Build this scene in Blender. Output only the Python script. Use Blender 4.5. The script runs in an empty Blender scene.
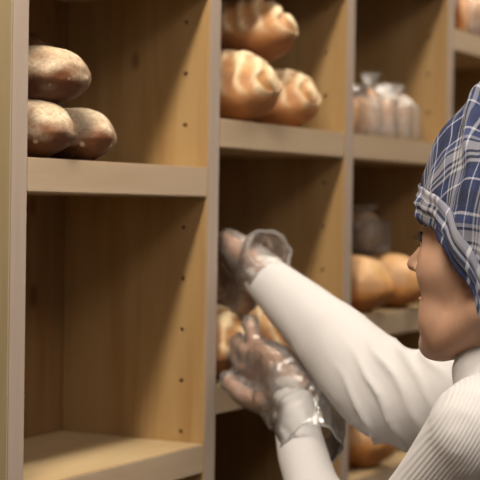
import bpy, bmesh, math, random
import numpy as np
from mathutils import Vector, Matrix, noise
random.seed(7)
C = bpy.context.scene.collection
PI = math.pi
S = 0.92
# ---------------------------------------------------------------- camera
F = 1608.15
yaw, pitch, roll = 1.0772, -0.0201, 0.0150
CAM = Vector((-1.4573, -1.0755, 0.13)) * S
fw = Vector((math.sin(yaw)*math.cos(pitch), math.cos(yaw)*math.cos(pitch), math.sin(pitch)))
r0 = Vector((math.cos(yaw), -math.sin(yaw), 0)); u0 = r0.cross(fw)
rt = r0*math.cos(roll) + u0*math.sin(roll); up = -r0*math.sin(roll) + u0*math.cos(roll)

def W(px, py, z):                      # a point of the room at distance z along the view axis
    return CAM + fw*z + rt*((px-240)/F*z) - up*((py-240)/F*z)
def WY(px, py, Y):                     # a point of the room on the plane y = Y
    d = fw + rt*((px-240)/F) - up*((py-240)/F)
    return CAM + d*((Y-CAM.y)/d.y)

# ---------------------------------------------------------------- helpers
def link(name, me, mats, parent=None, smooth=True):
    o = bpy.data.objects.new(name, me); C.objects.link(o)
    for m in (mats if isinstance(mats, (list, tuple)) else [mats]):
        me.materials.append(m)
    if smooth:
        me.polygons.foreach_set('use_smooth', [True]*len(me.polygons))
    if parent: o.parent = parent
    return o
def obj(name, bm, mats, parent=None, smooth=True):
    me = bpy.data.meshes.new(name); bm.normal_update(); bm.to_mesh(me); bm.free()
    return link(name, me, mats, parent, smooth)
def tag(o, label, cat, group=None):
    o['label'] = label; o['category'] = cat
    if group: o['group'] = group
    return o
def thing(name, label, cat, loc=(0, 0, 0), rotz=0, group=None):
    o = bpy.data.objects.new(name, None); C.objects.link(o)
    o.location = loc; o.rotation_euler = (0, 0, rotz); o.empty_display_size = .05
    return tag(o, label, cat, group)
def box(bm, x0, x1, y0, y1, z0, z1):
    vs = [bm.verts.new((x, y, z)) for x in (x0, x1) for y in (y0, y1) for z in (z0, z1)]
    fs = []
    for q in ((0, 1, 3, 2), (4, 6, 7, 5), (0, 4, 5, 1), (2, 3, 7, 6), (0, 2, 6, 4), (1, 5, 7, 3)):
        fs.append(bm.faces.new([vs[i] for i in q]))
    return fs
def ell(bm, c, r, rot=None, seg=20):
    M = Matrix.Translation(Vector(c)) @ (rot.to_4x4() if rot else Matrix.Identity(4)) @ Matrix.Diagonal((r[0], r[1], r[2], 1))
    bmesh.ops.create_uvsphere(bm, u_segments=seg, v_segments=seg//2+2, radius=1, matrix=M)
def catmull(P, n):
    out = []
    for i in range(len(P)-1):
        a = P[max(i-1, 0)]; b = P[i]; c = P[i+1]; d = P[min(i+2, len(P)-1)]
        for k in range(n):
            t = k/n
            out.append(.5*((2*b)+(c-a)*t+(2*a-5*b+4*c-d)*t*t+(3*b-a-3*c+d)*t**3))
    out.append(P[-1].copy()); return out
def tube(bm, pts, rad, n=6, seg=18, ref=None, caps=True):
    """closed tapering limb through pts; rad = radius or (ra, rb) per point, ra along ref"""
    P = catmull([Vector(p) for p in pts], n)
    R = catmull([Vector((r[0], r[1], 0)) if isinstance(r, tuple) else Vector((r, r, 0)) for r in rad], n)
    rings = []
    last = None
    for i, p in enumerate(P):
        t = (P[min(i+1, len(P)-1)]-P[max(i-1, 0)]).normalized()
        if ref is not None: a = (ref-t*ref.dot(t)).normalized()
        elif last is None:
            a = t.orthogonal().normalized()
        else: a = (last-t*last.dot(t)).normalized()
        last = a; b = t.cross(a)
        rings.append((p, t, a, b, R[i].x, R[i].y))
    def ring(p, a, b, ra, rb):
        return [bm.verts.new(p+a*(ra*math.cos(2*PI*k/seg))+b*(rb*math.sin(2*PI*k/seg))) for k in range(seg)]
    RS = []
    if caps:
        p, t, a, b, ra, rb = rings[0]; m = min(ra, rb)
        for q in (80, 55, 30): RS.append(ring(p-t*m*math.sin(math.radians(q)), a, b, ra*math.cos(math.radians(q)), rb*math.cos(math.radians(q))))
    for p, t, a, b, ra, rb in rings: RS.append(ring(p, a, b, ra, rb))
    if caps:
        p, t, a, b, ra, rb = rings[-1]; m = min(ra, rb)
        for q in (30, 55, 80): RS.append(ring(p+t*m*math.sin(math.radians(q)), a, b, ra*math.cos(math.radians(q)), rb*math.cos(math.radians(q))))
    for A, B in zip(RS, RS[1:]):
        for k in range(seg): bm.faces.new((A[k], A[(k+1) % seg], B[(k+1) % seg], B[k]))
    if caps:
        bm.faces.new(RS[0][::-1]); bm.faces.new(RS[-1])
    return rings
def remesh(bm, voxel, smooth_it=4, fac=.5):
    """voxel union of everything in bm into one continuous skin"""
    bmesh.ops.recalc_face_normals(bm, faces=bm.faces)
    me = bpy.data.meshes.new('tmp'); bm.to_mesh(me); bm.free()
    o = bpy.data.objects.new('tmp', me); C.objects.link(o)
    m = o.modifiers.new('r', 'REMESH'); m.mode = 'VOXEL'; m.voxel_size = voxel; m.use_smooth_shade = True
    if smooth_it:
        s = o.modifiers.new('s', 'SMOOTH'); s.factor = fac; s.iterations = smooth_it
    dg = bpy.context.evaluated_depsgraph_get(); dg.update()
    out = bpy.data.meshes.new_from_object(o.evaluated_get(dg))
    bpy.data.objects.remove(o); bpy.data.meshes.remove(me)
    return out
def displace(me, fn):
    """fn(point, normal) -> displacement vector"""
    N = [Vector(n.vector) for n in me.vertex_normals]; P_ = [Vector(v.co) for v in me.vertices]
    out = np.empty((len(P_), 3), np.float32)
    for q, (p, n) in enumerate(zip(P_, N)): out[q] = p+fn(p, n)
    me.vertices.foreach_set('co', out.ravel()); me.update()
def setattr_f(me, name, vals):
    a = me.attributes.new(name, 'FLOAT', 'POINT'); a.data.foreach_set('value', list(vals))
def fbm(p, s, oct=3): return noise.fractal(Vector(p)*s, 1.0, 2.0, oct)

# ---------------------------------------------------------------- materials
class NT:
    def __init__(s, name):
        s.m = bpy.data.materials.new(name); s.m.use_nodes = True; s.t = s.m.node_tree; s.n = s.t.nodes
        s.bsdf = s.n['Principled BSDF']; s.out = s.n['Material Output']
    def new(s, ty, **kw):
        n = s.n.new(ty)
        for k, v in kw.items():
            if k in n.inputs: n.inputs[k].default_value = v
            else: setattr(n, k, v)
        return n
    def l(s, a, b): s.t.links.new(a, b)
    def coord(s, scale=(1, 1, 1), kind='Object', loc=(0, 0, 0)):
        c = s.new('ShaderNodeTexCoord'); m = s.new('ShaderNodeMapping'); s.l(c.outputs[kind], m.inputs['Vector'])
        m.inputs['Scale'].default_value = scale; m.inputs['Location'].default_value = loc; return m.outputs[0]
    def noise(s, vec, scale, detail=4, rough=.5, dist=0):
        n = s.new('ShaderNodeTexNoise'); n.inputs['Scale'].default_value = scale; n.inputs['Detail'].default_value = detail
        n.inputs['Roughness'].default_value = rough; n.inputs['Distortion'].default_value = dist
        s.l(vec, n.inputs['Vector']); return n.outputs['Fac']
    def ramp(s, fac, stops):
        r = s.new('ShaderNodeValToRGB'); e = r.color_ramp.elements
        while len(e) < len(stops): e.new(.5)
        for i, (p, c) in enumerate(stops):
            e[i].position = p; e[i].color = (*c, 1) if len(c) == 3 else c
        s.l(fac, r.inputs[0]); return r.outputs['Color']
    def mix(s, fac, a, b, mode='MIX'):
        m = s.new('ShaderNodeMix', data_type='RGBA', blend_type=mode)
        for sock, v in ((m.inputs[0], fac), (m.inputs[6], a), (m.inputs[7], b)):
            if hasattr(v, 'links'): s.l(v, sock)
            else: sock.default_value = v if not isinstance(v, tuple) or len(v) == 4 else (*v, 1)
        return m.outputs[2]
    def math(s, op, a, b=None, clamp=False):
        m = s.new('ShaderNodeMath', operation=op, use_clamp=clamp)
        for i, v in enumerate((a, b)):
            if v is None: continue
            if hasattr(v, 'links'): s.l(v, m.inputs[i])
            else: m.inputs[i].default_value = v
        return m.outputs[0]
    def bump(s, h, strength=.3, dist=.002):
        b = s.new('ShaderNodeBump'); b.inputs['Strength'].default_value = strength; b.inputs['Distance'].default_value = dist
        s.l(h, b.inputs['Height']); s.l(b.outputs[0], s.bsdf.inputs['Normal']); return b
    def base(s, v, rough=.6, spec=.3):
        if hasattr(v, 'links'): s.l(v, s.bsdf.inputs['Base Color'])
        else: s.bsdf.inputs['Base Color'].default_value = (*v, 1)
        s.bsdf.inputs['Roughness'].default_value = rough; s.bsdf.inputs['Specular IOR Level'].default_value = spec
        return s.m

def wood(name, c1, c2, c3, grain='Z', knots=True, rough=.45):
    t = NT(name)
    sc = {'Z': (14, 14, 1.1), 'X': (1.1, 14, 14)}[grain]
    v = t.coord(sc)
    n1 = t.noise(v, 3.0, 5, .55, .6); n2 = t.noise(v, 16, 3, .6)
    col = t.ramp(n1, [(.3, c2), (.5, c1), (.72, c3)])
    col = t.mix(t.math('MULTIPLY', n2, .35), col, c2)
    # board joints: broad strips of slightly different tone
    c = t.coord((8.7, 8.7, 0.01) if grain == 'Z' else (.01, .01, 8.7))
    vo = t.new('ShaderNodeTexVoronoi', Scale=1.0, Randomness=.25); t.l(c, vo.inputs['Vector'])
    sep = t.new('ShaderNodeSeparateColor'); t.l(vo.outputs['Color'], sep.inputs[0])
    col = t.mix(t.math('MULTIPLY', sep.outputs[0], .35), col, t.mix(.5, c1, c3, 'MULTIPLY'))
    if knots:
        kv = t.coord((5.5, 5.5, 2.9) if grain == 'Z' else (2.9, 5.5, 5.5), loc=(.37, .1, .22))
        k = t.new('ShaderNodeTexVoronoi', Scale=2.0, Randomness=1.0); t.l(kv, k.inputs['Vector'])
        kk = t.ramp(k.outputs['Distance'], [(.055, (1, 1, 1)), (.12, (0, 0, 0))])
        col = t.mix(kk, col, (.12, .05, .018, 1))
    t.bump(n2, .08, .001)
    return t.base(col, rough, .35)
M_wall = wood('pine_board', (.41, .26, .11), (.33, .19, .075), (.46, .31, .145))
M_end = wood('pine_end_board', (.30, .235, .13), (.25, .19, .10), (.34, .27, .16), 'Z', False)
M_shelf = wood('pine_shelf_board', (.52, .385, .215), (.46, .32, .16), (.56, .43, .26), 'X', False)
M_back = wood('pine_back_board', (.24, .135, .055), (.17, .09, .03), (.30, .18, .08))  # same pine, darkened to put the cubbies' deep shade into its colour
M_edge = wood('pine_edge_lit', (.49, .40, .335), (.44, .355, .29), (.52, .435, .37), 'Z', False, .5)  # upright fronts: same pine, cool front light painted into the tone
M_edgeh = wood('pine_edge_lit_flat', (.545, .425, .30), (.49, .37, .25), (.58, .465, .335), 'X', False, .5)  # shelf fronts: same pine, paler where front light is painted in

def crust(name, top, mid, dark, flour=0.0, scored=False, gloss=.5):
    t = NT(name)
    v = t.coord()
    n = t.noise(v, 28, 5, .6); nf = t.noise(v, 240, 4, .7); nb = t.noise(v, 60, 3, .6)
    col = t.ramp(n, [(.3, dark), (.5, mid), (.7, top)])
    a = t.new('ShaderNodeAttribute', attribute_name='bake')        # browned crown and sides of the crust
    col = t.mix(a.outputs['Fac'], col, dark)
    if flour:
        b = t.new('ShaderNodeAttribute', attribute_name='flour')
        f = t.math('MULTIPLY', b.outputs['Fac'], t.math('ADD', t.math('MULTIPLY', nf, 1.5), -.15), True)
        f = t.math('MULTIPLY', f, flour, True)
        col = t.mix(f, col, (.80, .68, .47, 1))
        sp = t.new('ShaderNodeTexVoronoi', Scale=48.0); t.l(v, sp.inputs['Vector'])
        spk = t.ramp(sp.outputs['Distance'], [(.10, (1, 1, 1)), (.17, (0, 0, 0))])
        col = t.mix(t.math('MULTIPLY', spk, .55), col, (.70, .58, .42, 1))
    if scored:
        s = t.new('ShaderNodeAttribute', attribute_name='score')
        col = t.mix(t.math('MULTIPLY', s.outputs['Fac'], t.math('ADD', nb, .42), True), col, (.82, .66, .42, 1))
    t.bump(t.math('ADD', nb, t.math('MULTIPLY', nf, .5)), .35, .003)
    return t.base(col, gloss, .3)
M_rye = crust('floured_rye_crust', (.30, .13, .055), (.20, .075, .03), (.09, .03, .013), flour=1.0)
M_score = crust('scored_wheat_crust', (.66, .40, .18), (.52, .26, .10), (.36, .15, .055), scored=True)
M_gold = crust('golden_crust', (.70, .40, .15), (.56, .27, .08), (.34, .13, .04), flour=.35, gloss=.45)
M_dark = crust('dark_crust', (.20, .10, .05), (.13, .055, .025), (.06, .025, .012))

def plastic(name, tint, opac, rough=.18, haze=.5):
    t = NT(name)
    tr = t.new('ShaderNodeBsdfTransparent'); tr.inputs[0].default_value = (*tint, 1)
    gl = t.new('ShaderNodeBsdfGlossy'); gl.inputs['Roughness'].default_value = rough
    df = t.new('ShaderNodeBsdfDiffuse'); df.inputs[0].default_value = (.92, .91, .90, 1)
    tl = t.new('ShaderNodeBsdfTranslucent'); tl.inputs[0].default_value = (.92, .91, .90, 1)
    a = t.new('ShaderNodeMixShader'); a.inputs[0].default_value = .5; t.l(df.outputs[0], a.inputs[1]); t.l(tl.outputs[0], a.inputs[2])
    lw = t.new('ShaderNodeLayerWeight'); lw.inputs[0].default_value = .35
    v = t.coord(); n = t.noise(v, 45, 3, .6, 1.2)
    bp = t.new('ShaderNodeBump'); bp.inputs['Strength'].default_value = .7; bp.inputs['Distance'].default_value = .006; t.l(n, bp.inputs['Height'])
    for q in (gl, df): t.l(bp.outputs[0], q.inputs['Normal'])
    f = t.math('ADD', t.math('MULTIPLY', lw.outputs['Facing'], haze), opac, True)
    b = t.new('ShaderNodeMixShader'); t.l(f, b.inputs[0]); t.l(tr.outputs[0], b.inputs[1]); t.l(a.outputs[0], b.inputs[2])
    c = t.new('ShaderNodeMixShader'); fr = t.new('ShaderNodeFresnel'); fr.inputs[0].default_value = 1.3
    t.l(bp.outputs[0], fr.inputs['Normal'])
    t.l(t.math('ADD', fr.outputs[0], .08, True), c.inputs[0]); t.l(b.outputs[0], c.inputs[1]); t.l(gl.outputs[0], c.inputs[2])
    t.l(c.outputs[0], t.out.inputs[0]); return t.m
M_bag = plastic('clear_bag_film', (.97, .97, .97), .18, .16, .3)
M_glove = plastic('clear_glove_film', (.99, .97, .94), .17, .32, .05)

def skin_mat():
    t = NT('skin'); v = t.coord(); n = t.noise(v, 30, 4, .6); nf = t.noise(v, 300, 2)
    col = t.ramp(n, [(.3, (.35, .195, .125)), (.7, (.43, .25, .165))])
    t.bump(nf, .12, .001); t.base(col, .5, .35)
    t.bsdf.inputs['Subsurface Weight'].default_value = .08; t.bsdf.inputs['Subsurface Radius'].default_value = (.01, .004, .002)
    return t.m
M_skin = skin_mat()
def knit(name, col, period, strength):
    t = NT(name)
    a = t.new('ShaderNodeAttribute', attribute_name='rib')
    s = t.math('SINE', t.math('MULTIPLY', a.outputs['Fac'], 2*PI/period))
    w = t.new('ShaderNodeAttribute', attribute_name='ribw')
    h = t.math('MULTIPLY', t.math('ADD', t.math('MULTIPLY', s, .5), .5), w.outputs['Fac'])
    n = t.noise(t.coord(), 420, 3, .6)
    c2 = tuple(x*.80 for x in col)
    groove = t.math('MULTIPLY', t.math('SUBTRACT', w.outputs['Fac'], h), .55, True)
    cc = t.mix(t.math('MULTIPLY', groove, .8), (*col, 1), (*c2, 1))
    b = t.bump(t.math('ADD', h, t.math('MULTIPLY', n, .12)), strength, .0014)
    t.base(cc, .9, .1); t.bsdf.inputs['Sheen Weight'].default_value = .15
    return t.m
M_knit = knit('white_ribbed_knit', (.60, .58, .58), .0034, .3)
def simple(name, col, rough=.6, spec=.3, sc=40, var=.12, bump=.1):
    t = NT(name); n = t.noise(t.coord(), sc, 4, .6)
    c = t.mix(n, tuple(x*(1-var) for x in col), tuple(min(1, x*(1+var)) for x in col))
    t.bump(n, bump, .002); return t.base(c, rough, spec)
M_trouser = simple('dark_trouser_cloth', (.05, .055, .07), .9, .1, 200)
M_shoe = simple('black_shoe_leather', (.02, .02, .02), .4)
M_hair = simple('dark_hair', (.025, .015, .01), .5, .4, 200, .4)
M_eye = simple('eye_white', (.6, .58, .55), .2, .5, 5, .03, 0)
M_lip = simple('lip_skin', (.33, .15, .11), .45)
M_plaster = simple('wall_plaster', (.32, .27, .22), .9, .1, 60, .04)
M_ceil = simple('ceiling_plaster', (.62, .60, .57), .9, .1, 60, .03)
M_dim = simple('stone_wall_dark', (.30, .24, .19), .9, .1, 60, .05)
def tiles():
    t = NT('floor_tiles'); b = t.new('ShaderNodeTexBrick', Scale=1.0); b.offset = 0
    b.inputs['Brick Width'].default_value = .4; b.inputs['Row Height'].default_value = .4; b.inputs['Mortar Size'].default_value = .004
    b.inputs['Color1'].default_value = (.26, .20, .15, 1); b.inputs['Color2'].default_value = (.23, .18, .14, 1); b.inputs['Mortar'].default_value = (.12, .10, .09, 1)
    t.l(t.coord(), b.inputs['Vector']); return t.base(b.outputs['Color'], .4, .4)
M_floor = tiles()
def plaid():
    t = NT('blue_plaid_cotton')
    uv = t.new('ShaderNodeUVMap', uv_map='cloth'); sx = t.new('ShaderNodeSeparateXYZ'); t.l(uv.outputs[0], sx.inputs[0])
    def band(x, lo, hi):      # 1 inside [lo,hi] of the repeat
        a = t.math('GREATER_THAN', x, lo); b = t.math('LESS_THAN', x, hi); return t.math('MULTIPLY', a, b)
    out = None
    fx = t.math('FRACT', sx.outputs[0]); fy = t.math('FRACT', sx.outputs[1])
    def tone(x):
        # yarn order of one repeat
        r = t.new('ShaderNodeValToRGB'); r.color_ramp.interpolation = 'CONSTANT'
        seq = [(0, (.38, .37, .40)), (.05, (.02, .022, .035)), (.085, (.38, .37, .40)), (.125, (.02, .022, .035)), (.165, (.38, .37, .40)),
               (.21, (.014, .018, .05)), (.30, (.026, .036, .105)), (.40, (.52, .52, .57)), (.425, (.02, .027, .075)), (.54, (.02, .022, .04)),
               (.67, (.02, .027, .075)), (.75, (.54, .54, .59)), (.775, (.045, .06, .15)), (.86, (.33, .33, .38)), (.90, (.02, .022, .035)), (.93, (.38, .37, .40))]
        e = r.color_ramp.elements
        while len(e) < len(seq): e.new(.5)
        for i, (p, c) in enumerate(seq): e[i].position = p; e[i].color = (*c, 1)
        t.l(x, r.inputs[0]); return r.outputs[0]
    col = t.mix(.5, tone(fx), tone(fy))
    n = t.noise(t.coord(), 500, 2); col = t.mix(t.math('MULTIPLY', n, .25), col, (.10, .12, .18, 1))
    t.bump(n, .2, .001); return t.base(col, .85, .15)
M_plaid = plaid()

# ---------------------------------------------------------------- the room
FLOOR, CEIL = -1.33, 1.45
def struct(name, b, m):
    bm = bmesh.new(); box(bm, *b); o = obj(name, bm, m, None, False); o['kind'] = 'structure'; return o
struct('floor', (-3.2, 3.4, -3.2, .30, FLOOR-.05, FLOOR), M_floor)
struct('ceiling', (-3.2, 3.4, -3.2, .30, CEIL, CEIL+.05), M_ceil)
struct('wall_back', (-3.2, 3.4, .30, .36, FLOOR, CEIL), M_plaster)
struct('wall_right', (3.4, 3.46, -3.2, .36, FLOOR, CEIL), M_dim)
struct('wall_left', (-3.26, -3.2, -3.2, .36, FLOOR, CEIL), M_plaster)
struct('wall_front', (-3.26, 3.46, -3.26, -3.2, FLOOR, CEIL), M_plaster)

# ---------------------------------------------------------------- shelving
P, T, TS, D = .4464*S, .0323*S, .04*S, .2346*S
a1, b1, l1, m2, n3, k4 = (.1838*S, .2525*S, -.1928*S, -.1165*S, -.045*S, .4695*S)
ZB, ZT = FLOOR+.08, 1.12
unit = thing('bread_shelving', 'tall pale pine shelving of open cubbies holding loaves of bread', 'shelving', (1.5*P, 0, FLOOR))
def part_box(name, b, mat, edge=None, bevel=.0015):
    bm = bmesh.new(); fs = box(bm, *b)
    # front edge (-y face) gets the cool light put into its colour
    bmesh.ops.recalc_face_normals(bm, faces=bm.faces)
    if bevel: bmesh.ops.bevel(bm, geom=list(bm.edges), offset=bevel, segments=2, affect='EDGES')
    bm.normal_update()
    if edge:
        for f in bm.faces:
            if f.normal.y < -.6: f.material_index = 1
    o = obj(name, bm, [mat, edge] if edge else mat, unit, False)
    o.matrix_parent_inverse = Matrix.Translation(-Vector(unit.location))
    return o
KMIN, KMAX = 0, 5
hole_r = .0032
hp = WY(190.5, 92, 0)
u = part_box('upright', (0, T, 0, D, ZB, ZT), M_wall, M_edge)
u0 = u
bm = bmesh.new()                       # rows of drilled shelf-pin holes, cut for real
for q in range(-9, 12):
    for yy in (.034,):
        for xc in (0, T):
            bmesh.ops.create_cone(bm, cap_ends=True, segments=8, radius1=hole_r, radius2=hole_r, depth=.016,
                                  matrix=Matrix.Translation((xc, yy, .2225+q*.0645)) @ Matrix.Rotation(PI/2, 4, 'Y'))
cme = bpy.data.meshes.new('cut'); bm.to_mesh(cme); bm.free(); co = bpy.data.objects.new('cut', cme); C.objects.link(co)
md = u.modifiers.new('b', 'BOOLEAN'); md.object = co; md.operation = 'DIFFERENCE'; md.solver = 'EXACT'
dg = bpy.context.evaluated_depsgraph_get(); dg.update()
nm = bpy.data.meshes.new_from_object(u.evaluated_get(dg)); u.modifiers.clear(); u.data = nm; nm.name = 'upright'
bpy.data.objects.remove(co); bpy.data.meshes.remove(cme)
end_me = u.data.copy(); end_me.materials.append(M_end)
for f in end_me.polygons:              # the outer face of the end board is darker and greyer
    if f.normal.x < -.7: f.material_index = 2
for k in range(1, KMAX+1):
    c_ = u.copy(); c_.location = (k*P, 0, 0); C.objects.link(c_)
u0.data = end_me
n4 = WY(350, 481, 0).z
rows = {0: (a1, l1), 1: (b1, m2), 2: (b1, n3, n4), 3: (k4, k4-.34, k4-.66), 4: (k4, k4-.34, k4-.66)}
ext = {}
for k, zs in rows.items():
    zs = list(zs)
    z = zs[0]+.34
    if k < 3: z = WY((207, 343, 448)[k], -7, 0).z+TS; zs.append(z); z += .34
    while z < ZT-.1: zs.append(z); z += .34
    z = min(zs)-.34
    while z > ZB+.06: zs.append(z); z -= .34
    zs.append(ZB+TS)
    ext[k] = zs
    for z in zs:
        part_box('shelf', (k*P+T-.0005, (k+1)*P+.0005, .0006, D-.001, z-TS, z), M_shelf, M_edgeh)
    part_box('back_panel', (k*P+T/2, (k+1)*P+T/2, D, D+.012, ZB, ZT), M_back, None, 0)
part_box('top_board', (KMIN*P-.01, KMAX*P+T+.01, -.01, D+.012, ZT, ZT+TS), M_shelf, M_edgeh)
part_box('plinth', (KMIN*P, KMAX*P+T, .02, D, FLOOR, ZB), M_wall, None)

# ---------------------------------------------------------------- bread
def loaf_mesh(a, b, h, seed, style, nu=72, nv=44):
    """a half width (x), b half length (y), h height; base at z=0"""
    rnd = random.Random(seed); off = Vector((rnd.random()*50, rnd.random()*50, rnd.random()*50))
    me = bpy.data.meshes.new('loaf'); bm = bmesh.new()
    bmesh.ops.create_uvsphere(bm, u_segments=nu, v_segments=nv, radius=1)
    # poles along y so both ends are the tips
    bmesh.ops.rotate(bm, verts=bm.verts, matrix=Matrix.Rotation(PI/2, 3, 'X'))
    bake, flour, score = [], [], []
    for v in bm.verts:
        d = v.co.normalized(); x, y, z = d
        s = 0.0; push = 0.0
        lob = noise.noise(d*1.7+off)
        if style == 'score':
            # leaf shaped cuts in slanting rows over the crown
            ang = math.atan2(x, z)
            wv = y*7.5+abs(ang)*2.6+noise.noise(d*2.4+off)*1.0
            r_ = .5+.5*math.sin(y*19+abs(ang)*3.6+1.6*noise.noise(d*2.4+off))
            g = .5+.5*math.cos(ang*3.4+.8+noise.noise(d*3+off)*1.2)
            s = max(0, min(1, (r_*.75+g*.55-.50)*2.4))
            s *= max(0, min(1, (z+.25)*3))
            push = (.105*s-.04)*max(0, min(1, (z+.3)*2))
        if style == 'rye':
            push = .02*noise.noise(d*5+off)
        if style == 'gold':
            push = -.07*math.exp(-(x*5+math.sin(y*5)*.3)**2)*max(0, z)
        r = 1+.07*lob+push
        # soft flattened base, fuller shoulders
        zz = z if z > 0 else z*.78
        q = Vector((x*a*r*(1.0+.06*(1-z*z)), y*b*r, zz*r))
        q.z = (q.z+.78)/(1.78)*h
        if q.z < .05*h: q.z = .05*h*(q.z/(.05*h))*.5 if q.z > 0 else 0
        v.co = q
        n2 = noise.noise(d*2.2+off*1.3)
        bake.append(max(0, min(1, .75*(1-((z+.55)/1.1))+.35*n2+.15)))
        flour.append(max(0, min(1, (z+.18)*1.15+.8*n2+.1)))
        score.append(s)
    bm.to_mesh(me); bm.free()
    zmin = min(v.co.z for v in me.vertices)
    for v in me.vertices: v.co.z -= zmin
    setattr_f(me, 'bake', bake); setattr_f(me, 'flour', flour); setattr_f(me, 'score', score)
    return me
MESH = {}
def loaf(name, kind, label, group, loc, a, b, h, rot=0, tilt=(0, 0), seed=1):
    mat = {'rye': M_rye, 'score': M_score, 'gold': M_gold, 'dark': M_dark, 'plain': M_gold}[kind]
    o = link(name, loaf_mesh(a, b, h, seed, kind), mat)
    o.location = loc; o.rotation_euler = (tilt[0], tilt[1], rot)
    return tag(o, label, 'bread', group)
def right_edge_x(px, py, Yc, a, b):
    """world x of a loaf centre at depth Yc whose outline ends at pixel column px"""
    w = math.sqrt((a*r0.x)**2+(b*r0.y)**2)
    p = WY(px, py, Yc)
    d = fw.dot(p-CAM); k = d*0+w
    # shift left along the view-right axis, staying on the plane y = Yc
    return WY(px-w*F/d, py, Yc).x
# rye loaves in the near cubby
g = 'floured brown loaves in the near cubby'
def put(name, kind, label, g, px, py, zbase, Yc, a, b, h, **kw):
    x = right_edge_x(px, py, Yc, a, b)
    return loaf(name, kind, label, g, (x, Yc, zbase), a, b, h, **kw)
put('rye_loaf', 'rye', 'floured brown loaf lying on the shelf against the left upright, under the top loaf', g, 75, 140, a1, .052, .041, .060, .067, seed=3)
put('rye_loaf', 'rye', 'floured brown loaf lying rightmost on the near shelf, beside its twin', g, 116, 140, a1, .052, .039, .056, .062, seed=5)
put('rye_loaf', 'rye', 'floured brown loaf resting on top of two others in the near cubby', g, 88, 85, a1+.057, .050, .044, .064, .068, rot=.1, tilt=(-.08, .10), seed=8)
put('rye_loaf', 'dark', 'dark loaf peeping out at the back above the floured brown loaves', g, 60, 55, a1+.072, .150, .042, .050, .084, seed=9)
put('rye_loaf', 'dark', 'dark loaf at the back of the near cubby, beneath the one peeping out', g, 60, 120, a1, .150, .042, .050, .074, seed=10)
# scored loaves
g = 'scored loaves on the upper shelf of the middle column'
put('scored_loaf', 'score', 'pale leaf-scored loaf lying lowest at left beside the upright', g, 277, 90, b1, .046, .056, .066, .096, seed=11)
put('scored_loaf', 'score', 'scored loaf lying on the shelf to the right with a pointed crown', g, 317, 95, b1, .054, .048, .060, .084, seed=12)
put('scored_loaf', 'score', 'scored reddish brown loaf lying on top of the stack', g, 292, 30, b1+.087, .066, .058, .070, .088, rot=.15, tilt=(-.05, .12), seed=17)
put('scored_loaf', 'dark', 'dark loaf behind the scored loaves beside the upright', g, 262, 30, b1+.09, .160, .050, .05, .085, seed=19)

# golden loaves, third column
g = 'golden loaves on the middle shelf of the third column'
put('golden_loaf', 'gold', 'round golden loaf against the upright in the third column', g, 391, 290, n3, .044, .056, .066, .092, seed=21)
put('golden_loaf', 'gold', 'round golden loaf just behind the tip of the nose', g, 426, 285, n3, .044, .054, .064, .090, seed=22)
g = 'brown loaves on the low shelf of the third column'
put('brown_loaf', 'gold', 'brown loaf on the low shelf under the outstretched sleeve', g, 394, 450, n4, .050, .056, .065, .092, seed=25)
# pale loaves held by the hands
g = 'pale scored loaves between the gloved hands'
put('scored_loaf', 'score', 'pale scored loaf held by the lower gloved hand beside the upright', g, 248, 340, m2, .052, .058, .062, .098, seed=31)
put('scored_loaf', 'score', 'pale scored loaf behind the hands under the raised sleeve', g, 291, 345, m2, .075, .050, .058, .090, seed=34)
g = 'dark loaves in the lowest cubby of the middle column'
zz = [z for z in ext[1] if z < m2-.01]; zl = max(zz)
put('dark_loaf', 'dark', 'dark loaf in deep shade under the hands, top of its pile', g, 284, 478, zl+.076, .09, .055, .07, .085, seed=41)
put('dark_loaf', 'dark', 'dark loaf in deep shade under the hands, lowest in its pile', g, 284, 478, zl, .09, .055, .07, .08, seed=42)
# top right cubby
g = 'loaves in the top right cubby'
put('brown_loaf', 'gold', 'brown loaf in the top right corner cubby', g, 496, 12, k4, .060, .055, .06, .09, seed=44)

# bagged bread
def bag_mesh(w, d, h, seed):
    rnd = random.Random(seed); off = Vector((rnd.random()*40,)*3)
    bm = bmesh.new(); nu, nv = 40, 34; rows_ = []
    for j in range(nv+1):
        t = j/nv
        # full below, gathered near the top then a flared frill
        if t < .62: s = 1.0-.10*(t/.62)**2
        elif t < .82: s = .90-.62*((t-.62)/.20)**.9
        else: s = .28+.42*((t-.82)/.18)
        if t < .06: s *= .80+.20*t/.06
        r = []
        for i in range(nu):
            A = 2*PI*i/nu
            dv = Vector((math.cos(A), math.sin(A), t*3))
            f = 1+.07*noise.noise(dv*1.6+off)+(.10 if t > .55 else .03)*math.sin(A*9+off.x)*min(1, t*2)
            sq = (abs(math.cos(A))**3+abs(math.sin(A))**3)**(-1/3)
            r.append(bm.verts.new((w*s*f*sq*math.cos(A)*(1 if t < .82 else 1.2), d*s*f*sq*math.sin(A)*(1 if t < .82 else .5), h*t+.004*noise.noise(dv*3+off)*(t > .1))))
        rows_.append(r)
    for A_, B_ in zip(rows_, rows_[1:]):
        for i in range(nu): bm.faces.new((A_[i], A_[(i+1) % nu], B_[(i+1) % nu], B_[i]))
    bm.faces.new(rows_[0][::-1])
    return bm
M_roll = crust('bagged_roll_crust', (.85, .48, .24), (.72, .34, .15), (.50, .20, .08), flour=.6)
M_grain = crust('bagged_grain_crust', (.46, .30, .22), (.36, .22, .15), (.24, .14, .09), flour=.4)
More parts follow.
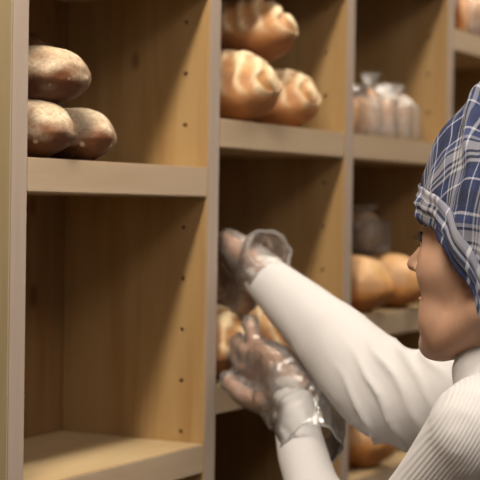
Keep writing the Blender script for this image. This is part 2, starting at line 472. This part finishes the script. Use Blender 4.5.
def bagged(label, group, px, py, z, Yc, w, d, h, seed, kind='plain', fill=.72, lean=0):
    p = WY(px, py, Yc)
    t = thing('bagged_bread', label, 'bagged bread', (p.x, Yc, z), random.Random(seed).uniform(-.3, .3), group)
    t.rotation_euler.y = lean
    bm = bag_mesh(w, d, h, seed); obj('bag', bm, M_bag, t)
    me = loaf_mesh(d*.80, h*fill/2, w*1.5, seed, kind)
    o = link('bread', me, M_grain if kind == 'gold' else M_roll, t)
    o.rotation_euler = (PI/2, 0, 0); o.location = (0, w*.70, h*fill/2+.004)
    return t
g = 'bread in clear bags on the upper shelf of the third column'
bagged('clear bagged bread touching the upright in the third column', g, 357, 134, b1, .05, .019, .045, .085, 51)
bagged('tallest clear bagged bread, second from the upright, with a frilled top', g, 370, 134, b1, .05, .022, .045, .105, 52)
bagged('clear bagged bread, third from the upright, leaning a little', g, 386, 134, b1, .05, .022, .042, .094, 53, lean=.06)
bagged('clear bagged bread at the right end of the bagged row', g, 397, 136, b1, .05, .017, .040, .094, 54, lean=-.04)
bagged('bagged grey-brown bread resting on top of the golden loaves', 'bagged bread above the golden loaves', 364, 240, n3+.088, .085, .036, .040, .080, 55, 'gold', .85)
bagged('clear bagged bread in the top right cubby beside the upright', 'bagged bread in the top right cubby', 463, 24, k4, .05, .024, .04, .10, 56)

# ---------------------------------------------------------------- the person
HX = Vector((0, 1, 0))                       # forward
hp_ = math.radians(8)
fwd = Vector((.20, math.cos(hp_), math.sin(hp_))).normalized(); left = Vector((0, 0, 1)).cross(fwd).normalized(); hup = fwd.cross(left)
HS = 1.05
H0 = W(515, 233, 1.58)
def hl(f, l, u): return H0+(fwd*f+left*l+hup*(u if u > -.05 else u*1.12+.006))*HS
RotH = Matrix((fwd, left, hup)).transposed()   # local (f,l,u) -> world
neck = W(545, 380, 1.60)
LS = W(486, 434, 1.50); RS_ = W(575, 402, 1.76)
LM = W(309, 478, 1.865); LE = W(366, 580, 1.70); LW = W(293, 388, 1.97)
RE = W(392, 394, 1.86); RW = W(263, 276, 2.06)
hipc = Vector((neck.x, neck.y-.10, FLOOR+.90))
root = thing('person', 'person in white ribbed knit top, blue plaid cap and clear gloves reaching for bread', 'person', (hipc.x, hipc.y, FLOOR))
INV = Matrix.Translation(-Vector(root.location))
def mine(o, parent=root):
    o.parent = parent; o.matrix_parent_inverse = INV if parent is root else Matrix.Identity(4); return o

# hands -------------------------------------------------------------
def hand(bm, wrist, palm_end, across, normal, fingers, thumb, k=1.0, width=.072):
    """fingers: list of 4 joint chains (absolute points) index..pinky; thumb chain"""
    ax = (palm_end-wrist).normalized()
    tube(bm, [wrist-ax*.02, wrist+ax*.012, wrist.lerp(palm_end, .55), palm_end], [(.026*k, .018*k), (.027*k, .018*k), (width/2*k, .016*k), (width/2*.98*k, .013*k)], 5, 18, across)
    for ch, r in zip(fingers, (.0088, .0090, .0086, .0076)):
        tube(bm, ch, [r*1.12*k]+[r*k*(1.0-.10*i) for i in range(len(ch)-1)], 4, 12)
    tube(bm, thumb, [.015*k, .0125*k, .0105*k, .009*k][:len(thumb)], 4, 12)
# left (near) hand: clasps the front of the pale loaf
Lp = W(261, 366, 2.005)
Lac = (W(259, 350, 2.0)-W(262, 384, 2.02)).normalized()
def chain(*q): return [W(*x) for x in q]
Lf = [chain((262, 352, 2.005), (254, 338, 2.015), (250, 326, 2.03)),
      chain((258, 360, 2.00), (246, 352, 2.012), (240, 345, 2.045), (238, 342, 2.07)),
      chain((259, 370, 2.00), (244, 366, 2.012), (236, 361, 2.045), (234, 358, 2.07)),
      chain((262, 380, 2.01), (248, 380, 2.02), (240, 377, 2.045), (238, 374, 2.07))]
Lt = chain((280, 390, 1.985), (262, 400, 1.99), (242, 394, 2.0), (229, 381, 2.02))
# right (far) hand: reaches over the loaf, fingers curled down
Rp = W(234, 252, 2.13)
Rac = (W(236, 246, 2.10)-W(243, 262, 2.17)).normalized()
Rf = [chain((238, 247, 2.115), (225, 249, 2.14), (218, 266, 2.155), (219, 284, 2.16)),
      chain((235, 250, 2.135), (224, 256, 2.165), (219, 274, 2.175), (222, 292, 2.175)),
      chain((237, 256, 2.155), (229, 268, 2.185), (227, 284, 2.19), (230, 298, 2.19)),
      chain((241, 262, 2.17), (236, 276, 2.195), (235, 290, 2.20), (238, 300, 2.20))]
Rt = chain((257, 274, 2.08), (252, 289, 2.085), (247, 302, 2.10), (241, 309, 2.12))

def body_pieces(bm):
    e = lambda c, r: ell(bm, hl(*c), r, RotH)
    e((-.010, 0, .020), (.093, .074, .088))
    e((.030, 0, -.045), (.058, .056, .082))
    e((.045, 0, .005), (.048, .060, .045))
    e((.054, 0, -.082), (.032, .038, .034))
    e((.064, 0, -.112), (.026, .026, .019))
    for s in (1, -1):
        tube(bm, [hl(.066, .010*s, -.113), hl(.030, .040*s, -.100), hl(-.012, .056*s, -.068)], [.018, .019, .021], 4, 14)
        e((.050, .036*s, -.044), (.031, .026, .032))
        e((.072, .026*s, .002), (.011, .024, .012))
        e((.048, .034*s, -.085), (.026, .022, .030))
        e((-.005, .074*s, -.025), (.018, .007, .031))
        e((.094, .010*s, -.052), (.008, .007, .0065))
        e((.072, .030*s, -.021), (.0145, .016, .0095))
    tube(bm, [hl(.080, 0, .004), hl(.092, 0, -.026), hl(.106, 0, -.047)], [.007, .0072, .0082], 5, 14)
    e((.107, 0, -.049), (.0080, .0085, .0075))
    e((.076, 0, -.080), (.014, .028, .018))
    e((.088, 0, -.075), (.0030, .018, .0050)); e((.085, 0, -.086), (.0035, .016, .005))
    tube(bm, [hl(-.020, 0, -.050), hl(-.030, 0, -.10), neck, neck-Vector((0, .01, .07))], [.050, .050, .054, .07], 5, 22)
    chest(bm, 0)
    for A, B, Cc, Mm in ((LS, LE, LW, LM), (RS_, RE, RW, RE.lerp(RW, .35))):
        tube(bm, [A, A.lerp(B, .5), B, Mm, Cc], [.044, .036, .029, .028, .0215], 6, 18)
    hand(bm, LW, Lp, Lac, None, Lf, Lt, 1.0)
    hand(bm, RW, Rp, Rac, None, Rf, Rt, 1.12)
    # hips and legs
    for s in (1, -1):
        h = hipc+Vector((-.085*s, 0, -.02)); kn = Vector((hipc.x-.10*s, hipc.y+.03, FLOOR+.48)); an = Vector((hipc.x-.11*s, hipc.y-.01, FLOOR+.09))
        tube(bm, [h, h.lerp(kn, .5), kn, kn.lerp(an, .4)-Vector((0, .012, 0)), an], [.082, .072, .053, .050, .036], 5, 18)
        tube(bm, [an+Vector((0, -.03, -.05)), an+Vector((0, .05, -.055)), an+Vector((0, .14, -.068))], [.034, .033, .022], 4, 14)
def chest(bm, g):
    X = Vector((1, 0, 0))
    mid = (LS+RS_)/2
    spine = [neck+Vector((0, -.012, -.03)), mid+Vector((0, -.035, -.06)), mid+Vector((0, -.045, -.17)), hipc+Vector((0, .01, .16)), hipc]
    tube(bm, spine, [(.075+g, .060+g), (.125+g, .085+g), (.140+g, .100+g), (.125+g, .085+g), (.155+g, .105+g)], 6, 28, X)
    tube(bm, [LS, mid+Vector((0, -.03, .01)), RS_], [.044+g, .050+g, .044+g], 6, 18)
bm = bmesh.new(); body_pieces(bm)
bme = remesh(bm, .0032, 3)
def soften(me, iters=34):
    """even out the joins of cheeks, jaw and brow; the nose and the rest of the body stay as they are"""
    n = len(me.vertices); co = np.empty(n*3); me.vertices.foreach_get('co', co); co = co.reshape(-1, 3)
    ed = np.empty(len(me.edges)*2, int); me.edges.foreach_get('vertices', ed); ed = ed.reshape(-1, 2)
    L = (co-np.array(H0))@np.array([fwd, left, hup]).T/HS
    f, l, u = L[:, 0], np.abs(L[:, 1]), L[:, 2]
    w = ((f > -.03) & (u > -.16) & (u < .07) & (np.linalg.norm(L, axis=1) < .19)).astype(float)*.6
    nose = np.exp(-(((f-.104)/.016)**2+(l/.017)**2+((u+.040)/.022)**2)); w *= 1-np.clip(nose*1.5, 0, 1)
    cnt = np.zeros(n); np.add.at(cnt, ed[:, 0], 1); np.add.at(cnt, ed[:, 1], 1)
    idx = np.nonzero(w > 0)[0]; use = (w[ed[:, 0]] > 0) | (w[ed[:, 1]] > 0); e = ed[use]
    for _ in range(iters):
        acc = np.zeros_like(co); np.add.at(acc, e[:, 0], co[e[:, 1]]); np.add.at(acc, e[:, 1], co[e[:, 0]])
        co[idx] += (acc[idx]/cnt[idx, None]-co[idx])*w[idx, None]
    me.vertices.foreach_set('co', co.ravel()); me.update()
soften(bme)
body = mine(link('body', bme, M_skin))

# eyes, brows, lips
for s in (1, -1):
    bm = bmesh.new(); ell(bm, hl(.0705, .030*s, -.0215), (.0115, .0125, .0105), RotH, 20)
    e_ = mine(obj('eye', bm, M_eye))
    bm = bmesh.new(); ell(bm, hl(.0790, .0305*s, -.0220), (.0040, .0068, .0068), RotH, 16)
    mine(obj('iris', bm, M_hair), e_)
    bm = bmesh.new()
    tube(bm, [hl(.085, .013*s, -.004), hl(.0825, .028*s, .001), hl(.070, .046*s, -.004)], [(.0028, .0018), (.0036, .002), (.0015, .001)], 6, 8)
    mine(obj('eyebrow', bm, M_hair))
    bm = bmesh.new()
    tube(bm, [hl(.080, .018*s, -.019), hl(.0845, .030*s, -.0135), hl(.074, .044*s, -.019)], [.0014, .0022, .0012], 6, 8)
    for q in range(9):
        A = hl(.0825-.0013*abs(q-4)**1.2, (.019+.0030*q)*s, -.0145-.0009*abs(q-4))
        tube(bm, [A, A+fwd*.004+left*(.001*(q-4)*s), A+fwd*.006+hup*.002+left*(.0015*(q-4)*s)], [.0005, .0004, .0002], 2, 5)
    mine(obj('eyelash', bm, M_hair))
bm = bmesh.new()
ell(bm, hl(.0865, 0, -.0755), (.0040, .016, .0040), RotH); ell(bm, hl(.0850, 0, -.0845), (.0045, .014, .0045), RotH)
mine(link('lips', remesh(bm, .0015, 3), M_lip))
# hair tucked under the cap, showing only at the nape
bm = bmesh.new(); ell(bm, hl(-.018, 0, .008), (.086, .076, .085), RotH, 32); ell(bm, hl(-.055, 0, -.045), (.045, .055, .040), RotH, 24)
mine(link('hair', remesh(bm, .005, 3), M_hair))

# cap ------------------------------------------------------------------
def cap():
    nu, nv = 160, 84
    c0 = Vector((-.012, 0, .020)); R = Vector((.101, .080, .142))
    def depth(A):                                   # how far the cloth hangs below the equator of the crown
        a = abs((math.degrees(A)+180) % 360-180)
        return float(np.interp(a, (0, 42, 56, 71, 87, 98, 118, 180), (.020, .022, .026, .036, .067, .100, .138, .150)))
    def shape(A, t, lift=0.0):
        ca, sa = math.cos(A), math.sin(A); Lq = R.z*PI/2; tot = Lq+depth(A); s = t*tot
        if s < Lq:
            b = s/R.z; d = Vector((math.sin(b)*ca, math.sin(b)*sa, math.cos(b))); p = Vector((d.x*R.x, d.y*R.y, d.z*R.z)); w = math.sin(b)
        else:
            h = s-Lq; k = 1-.9*max(0, h-.05)
            d = Vector((ca, sa, -.15)).normalized(); p = Vector((ca*R.x*k, sa*R.y*k, -h)); w = 1
        f = .0035*math.sin(A*7+s*18+1.5*noise.noise(d*2))*w*w
        f += .0045*noise.noise(Vector((ca*2.4, sa*2.4, s*14+3)))+.003*noise.noise(Vector((ca*6, sa*6, s*40)))
        c = A-1.05-(s-.10)*4.5                        # the pleat over the temple
        f += (-.010*math.exp(-(c/.06)**2)+.009*math.exp(-((c+.14)/.10)**2))*math.exp(-((s-.125)/.05)**2)
        p.x += (.003*math.sin(PI*min(1, max(0, p.z/R.z)))+.004*math.exp(-((p.z+.005)/.03)**2))*max(0, ca+.3)
        return hl(*(c0+p+d*(f+lift))), s
    def weave(A, s):
        x = s*math.cos(A); y = s*math.sin(A); c, z = math.cos(.10), math.sin(.10)
        u, w = x*c-y*z, x*z+y*c
        u += .002*noise.noise(Vector((x*22, y*22, 0))); w += .002*noise.noise(Vector((x*22, y*22, 9)))
        return (u/.085+.30, w/.085+.12)
    def sheet(band, n, lift, uvf):
        bm = bmesh.new(); uvl = bm.loops.layers.uv.new('cloth'); rows_ = []
        def T_(A, q):
            tot = R.z*PI/2+depth(A); return (1-(1-q)*.034/tot+.002 if band else .002+.998*q), tot
        for j in range(n+1):
            rows_.append([bm.verts.new(shape(2*PI*i/nu, T_(2*PI*i/nu, j/n)[0], lift(2*PI*i/nu, j/n))[0]) for i in range(nu)])
        for j in range(n):
            for i in range(nu):
                i2 = (i+1) % nu
                f = bm.faces.new((rows_[j][i], rows_[j][i2], rows_[j+1][i2], rows_[j+1][i]))
                for lp, (a_, b_) in zip(f.loops, ((i, j), (i+1, j), (i+1, j+1), (i, j+1))):
                    A = 2*PI*a_/nu; t, tot = T_(A, b_/n); lp[uvl].uv = uvf(A, t*tot, b_/n)
        bmesh.ops.recalc_face_normals(bm, faces=bm.faces); return bm
    o = mine(obj('cap', sheet(False, nv, lambda A, q: 0, lambda A, s, q: weave(A, s)), M_plaid))
    md = o.modifiers.new('thick', 'SOLIDIFY'); md.thickness = .002; md.offset = -1
    # the folded band along the rim, gathered into narrow pleats
    bd = mine(obj('cap_band', sheet(True, 14, lambda A, q: .001+.0025*math.sin(PI*q)+.0012*math.sin(q*PI*5+1.5*math.sin(A*3)),
                                    lambda A, s, q: (A*.100/.085, q*.40+.93)), M_plaid), o)
    md = bd.modifiers.new('thick', 'SOLIDIFY'); md.thickness = .0015; md.offset = 0
cap()

# knit top -----------------------------------------------------------------
SW = []     # limb axes for the rib coordinate
def knit_pieces(bm):
    chest(bm, .012)
    aL = [LS, LS.lerp(LE, .5)+Vector((0, 0, -.004)), LE, LM, LW-(LM-LW).normalized()*.004]
    rL = [.054, .048, .046, .0315, .0255]
    aR = [RS_, RS_.lerp(RE, .55), RE, RE.lerp(RW, .45), RW]
    rR = [.058, .058, .058, .046, .029]
    tube(bm, aL, rL, 8, 28, None, True); tube(bm, aR, rR, 8, 28, None, True)
    SW.append((LS, LE)); SW.append((LM, LW)); SW.append((RS_, RE)); SW.append((RE, RW))
    tube(bm, [hipc+Vector((0, .004, .19)), hipc+Vector((0, 0, .09)), hipc+Vector((0, 0, .02))], [(.138, .100), (.165, .122), (.186, .134)], 6, 30, Vector((1, 0, 0)))
    # funnel collar
    global CC; c = CC = W(529, 411, 1.575)
    tube(bm, [c+Vector((0, -.012, -.045)), c, c+Vector((0, .012, .030))], [(.088, .084), (.077, .077), (.066, .066)], 6, 30, Vector((1, 0, 0)))
bm = bmesh.new(); knit_pieces(bm)
kme = remesh(bm, .0042, 6)
# open the collar: drop what lies inside the neck
def near_seg(p, a, b):
    ab = b-a; t = max(0, min(1, (p-a).dot(ab)/ab.dot(ab))); q = a+ab*t; return (p-q).length, t, q
rib, ribw = [], []
RU = rt*.87+up*.5
RN = (LE-LS).cross(fw).normalized()
def fold(p, n):
    f = 0.0
    # folds gathered round the far elbow and upper arm
    d, t, q = near_seg(p, RS_, RE); d2, t2, q2 = near_seg(p, RE, RW)
    if min(d, d2) < .09:
        ax = (RE-RS_).normalized() if d < d2 else (RW-RE).normalized()
        s = (p-RE).dot((RW-RS_).normalized())       # signed distance along the arm from the elbow
        env = math.exp(-((s+.022)/.052)**2)
        ph = p.dot(RU)*128+1.3*noise.noise(p*20)
        f += .0075*env*((1-abs(math.sin(ph)))**2-.25)
        env2 = math.exp(-((s-.13)/.10)**2); f += .0012*env2*noise.noise(p*30)
    # near shoulder: soft puckers where sleeve meets body
    d3, t3, q3 = near_seg(p, LS, LE)
    if d3 < .09:
        f += .0020*noise.noise(p*14)
    d4, t4, q4 = near_seg(p, LE, LW)
    if d4 < .06 and d4 < d3: f += .0022*noise.noise(Vector((p.x*22, p.y*22, p.z*22)))
    return n*f
displace(kme, fold)
frames = []
for a, b in SW:
    t = (b-a).normalized(); e1 = (fw-t*fw.dot(t)).normalized(); frames.append((t, e1, t.cross(e1)))
for v in kme.vertices:
    best = None
    for (a, b), fr in zip(SW, frames):
        d, t, q = near_seg(v.co, a if a is not LS else a+(a-b)*.5, b)
        if best is None or d < best[0]: best = (d, t, q, fr)
    d, t, q, fr = best
    if fr is frames[0] or d > .075: rib.append((v.co-LS).dot(RN))
    else: rib.append(math.atan2((v.co-q).dot(fr[2]), -(v.co-q).dot(fr[1]))*.056)
    k_ = SW.index(next(x for x, fr2 in zip(SW, frames) if fr2 is fr))
    ribw.append(0.0 if (v.co-CC).length < .098 and v.co.z > CC.z-.02 else (1.0, .2, .0, .0)[k_])
setattr_f(kme, 'rib', rib); setattr_f(kme, 'ribw', ribw)
mine(link('knit_top', kme, M_knit))
# folded cuff edges
# gloves ------------------------------------------------------------------
def glove(wrist, palm_end, across, fingers, thumb, cuff, seed, slack=()):
    off = Vector((seed, seed*2, seed*3))
    ax = (palm_end-wrist).normalized()
    bm = bmesh.new()
    tube(bm, [wrist-ax*.006, wrist+ax*.012, wrist.lerp(palm_end, .55), palm_end], [(.036, .030), (.038, .029), (.047, .027), (.041, .022)], 5, 20, across)
    for ch in fingers:
        e = ch+[ch[-1]+(ch[-1]-ch[-2]).normalized()*.006]
        tube(bm, e, [.0128]+[.0112]*(len(e)-1), 4, 12)
    e = thumb+[thumb[-1]+(thumb[-1]-thumb[-2]).normalized()*.006]
    tube(bm, e, [.019, .0165, .0145, .013, .012][:len(e)], 4, 12)
    if slack: tube(bm, [q[0] for q in slack], [q[1] for q in slack], 4, 16, across)
    me = remesh(bm, .0035, 4)
    # loose crinkles
    displace(me, lambda p, n: n*(.0042*noise.noise(p*38+off)+.0020*noise.noise(p*95+off)))
    g_ = mine(link('glove', me, M_glove), root)
    # loose open cuff standing off the sleeve
    bm = bmesh.new(); nu = 56; rows_ = []
    pts = catmull([c[0] for c in cuff], 7); rad = catmull([Vector((c[1], c[2], 0)) for c in cuff], 7)
    for j, (p, r) in enumerate(zip(pts, rad)):
        t = (pts[min(j+1, len(pts)-1)]-pts[max(j-1, 0)]).normalized()
        a = (across-t*across.dot(t)).normalized(); b = t.cross(a)
        row = []
        for i in range(nu):
            A = 2*PI*i/nu; dv = Vector((math.cos(A), math.sin(A), j*.13))
            k = 1+.16*noise.noise(dv*1.3+off)+.05*math.sin(A*6+j*.25)+.04*noise.noise(dv*4+off)
            row.append(bm.verts.new(p+a*r.x*k*math.cos(A)+b*r.y*k*math.sin(A)+t*.006*noise.noise(dv*2+off)))
        rows_.append(row)
    for A_, B_ in zip(rows_, rows_[1:]):
        for i in range(nu): bm.faces.new((A_[i], A_[(i+1) % nu], B_[(i+1) % nu], B_[i]))
    o = mine(obj('glove_cuff', bm, M_cuff), g_)
    # rolled hem gives the film its visible bright rim
    bm = bmesh.new(); ring = [Vector(o.data.vertices[(len(rows_)-1)*nu+i].co) for i in range(nu)]
    ring += ring[:1]
    tube(bm, ring, [.0012]*len(ring), 1, 6, None, False)
    mine(obj('hem', bm, M_hem), g_)
M_cuff = plastic('glove_cuff_film', (.98, .98, .98), .05, .2, .25)
M_hem = plastic('glove_hem_film', (.9, .9, .9), .3, .25, .3)
glove(LW, Lp, Lac, Lf, Lt, [(W(283, 383, 1.985), .034, .028), (W(294, 392, 1.965), .036, .034), (W(307, 415, 1.94), .048, .042), (W(313, 448, 1.89), .037, .034)], 3,
      [(W(272, 385, 1.985), (.020, .012)), (W(266, 403, 1.985), (.022, .012)), (W(272, 425, 1.98), (.012, .006))])
glove(RW, Rp, Rac, Rf, Rt, [(W(256, 267, 2.08), .034, .027), (W(262, 262, 2.07), .033, .030), (W(266, 254, 2.055), .034, .032), (W(269, 248, 2.045), .030, .030)], 8)

# trousers and shoes (below the frame)
bm = bmesh.new()
tube(bm, [hipc+Vector((0, 0, .10)), hipc, hipc-Vector((0, 0, .06))], [(.148, .105), (.172, .122), (.165, .115)], 5, 28, Vector((1, 0, 0)))
for s in (1, -1):
    h = hipc+Vector((-.085*s, 0, -.04)); kn = Vector((hipc.x-.10*s, hipc.y+.03, FLOOR+.48)); an = Vector((hipc.x-.11*s, hipc.y-.01, FLOOR+.10))
    tube(bm, [h, h.lerp(kn, .5), kn, an], [.092, .084, .068, .055], 6, 22)
tm = remesh(bm, .008, 4); displace(tm, lambda p, n: n*.004*noise.noise(p*14)); mine(link('trousers', tm, M_trouser))
for s in (1, -1):
    an = Vector((hipc.x-.11*s, hipc.y-.01, FLOOR+.09)); bm = bmesh.new()
    tube(bm, [an+Vector((0, -.035, -.046)), an+Vector((0, .05, -.050)), an+Vector((0, .15, -.060))], [(.040, .043), (.044, .038), (.040, .028)], 5, 18, Vector((1, 0, 0)))
    tube(bm, [an+Vector((0, -.02, -.03)), an+Vector((0, -.02, .0))], [.045, .042], 3, 16)
    sm = remesh(bm, .006, 3)
    for v in sm.vertices: v.co.z = max(v.co.z, FLOOR+.001)
    mine(link('shoe', sm, M_shoe))

# ---------------------------------------------------------------- light
def area(name, loc, target, sx, sy, power, col):
    L = bpy.data.lights.new(name, 'AREA'); L.shape = 'RECTANGLE'; L.size = sx; L.size_y = sy; L.energy = power; L.color = col
    o = bpy.data.objects.new(name, L); C.objects.link(o); o.location = loc
    zz = (Vector(loc)-Vector(target)).normalized(); xx = Vector((1, 0, 0)) if abs(zz.x) < .7 else Vector((0, 1, 0))
    xx = (xx-zz*xx.dot(zz)).normalized(); yy = zz.cross(xx)          # long side of the lamp runs along the shelving
    o.rotation_euler = Matrix((xx, yy, zz)).transposed().to_euler(); return o
area('overhead_light', (-.35, -.345, CEIL-.06), (.1, -.22, 0), 1.5, .14, 56, (1, .90, .76))
area('overhead_light', (1.5, -.36, CEIL-.06), (1.4, -.25, 0), 1.3, .14, 20, (1, .90, .76))
area('overhead_light', (-.2, -1.35, CEIL-.06), (.2, -.2, 0), 2.2, .6, 19, (1, .90, .80))  # added broad fill that lifts the shelf fronts, not a known lamp
area('cool_fill_light', (-2.4, -2.6, .9), (0, -.3, 0), 1.6, 1.2, 6, (.80, .86, 1))  # added cool fill from the front, no window stands here
w = bpy.data.worlds.new('world'); bpy.context.scene.world = w; w.use_nodes = True
w.node_tree.nodes['Background'].inputs[0].default_value = (.8, .8, .85, 1); w.node_tree.nodes['Background'].inputs[1].default_value = .05

# ---------------------------------------------------------------- camera object
cd = bpy.data.cameras.new('camera'); cam = bpy.data.objects.new('camera', cd); C.objects.link(cam)
cd.sensor_width = 36; cd.sensor_fit = 'HORIZONTAL'; cd.lens = F/480*36; cd.clip_start = .02
m = Matrix((rt, up, -fw)).transposed().to_4x4(); m.translation = CAM; cam.matrix_world = m
cd.dof.use_dof = True; cd.dof.focus_distance = 1.60; cd.dof.aperture_fstop = 7.2
sc = bpy.context.scene; sc.camera = cam
sc.view_settings.view_transform = 'Standard'; sc.view_settings.look = 'None'; sc.view_settings.gamma = 1; sc.view_settings.exposure = 0
sc.view_settings.use_curve_mapping = False
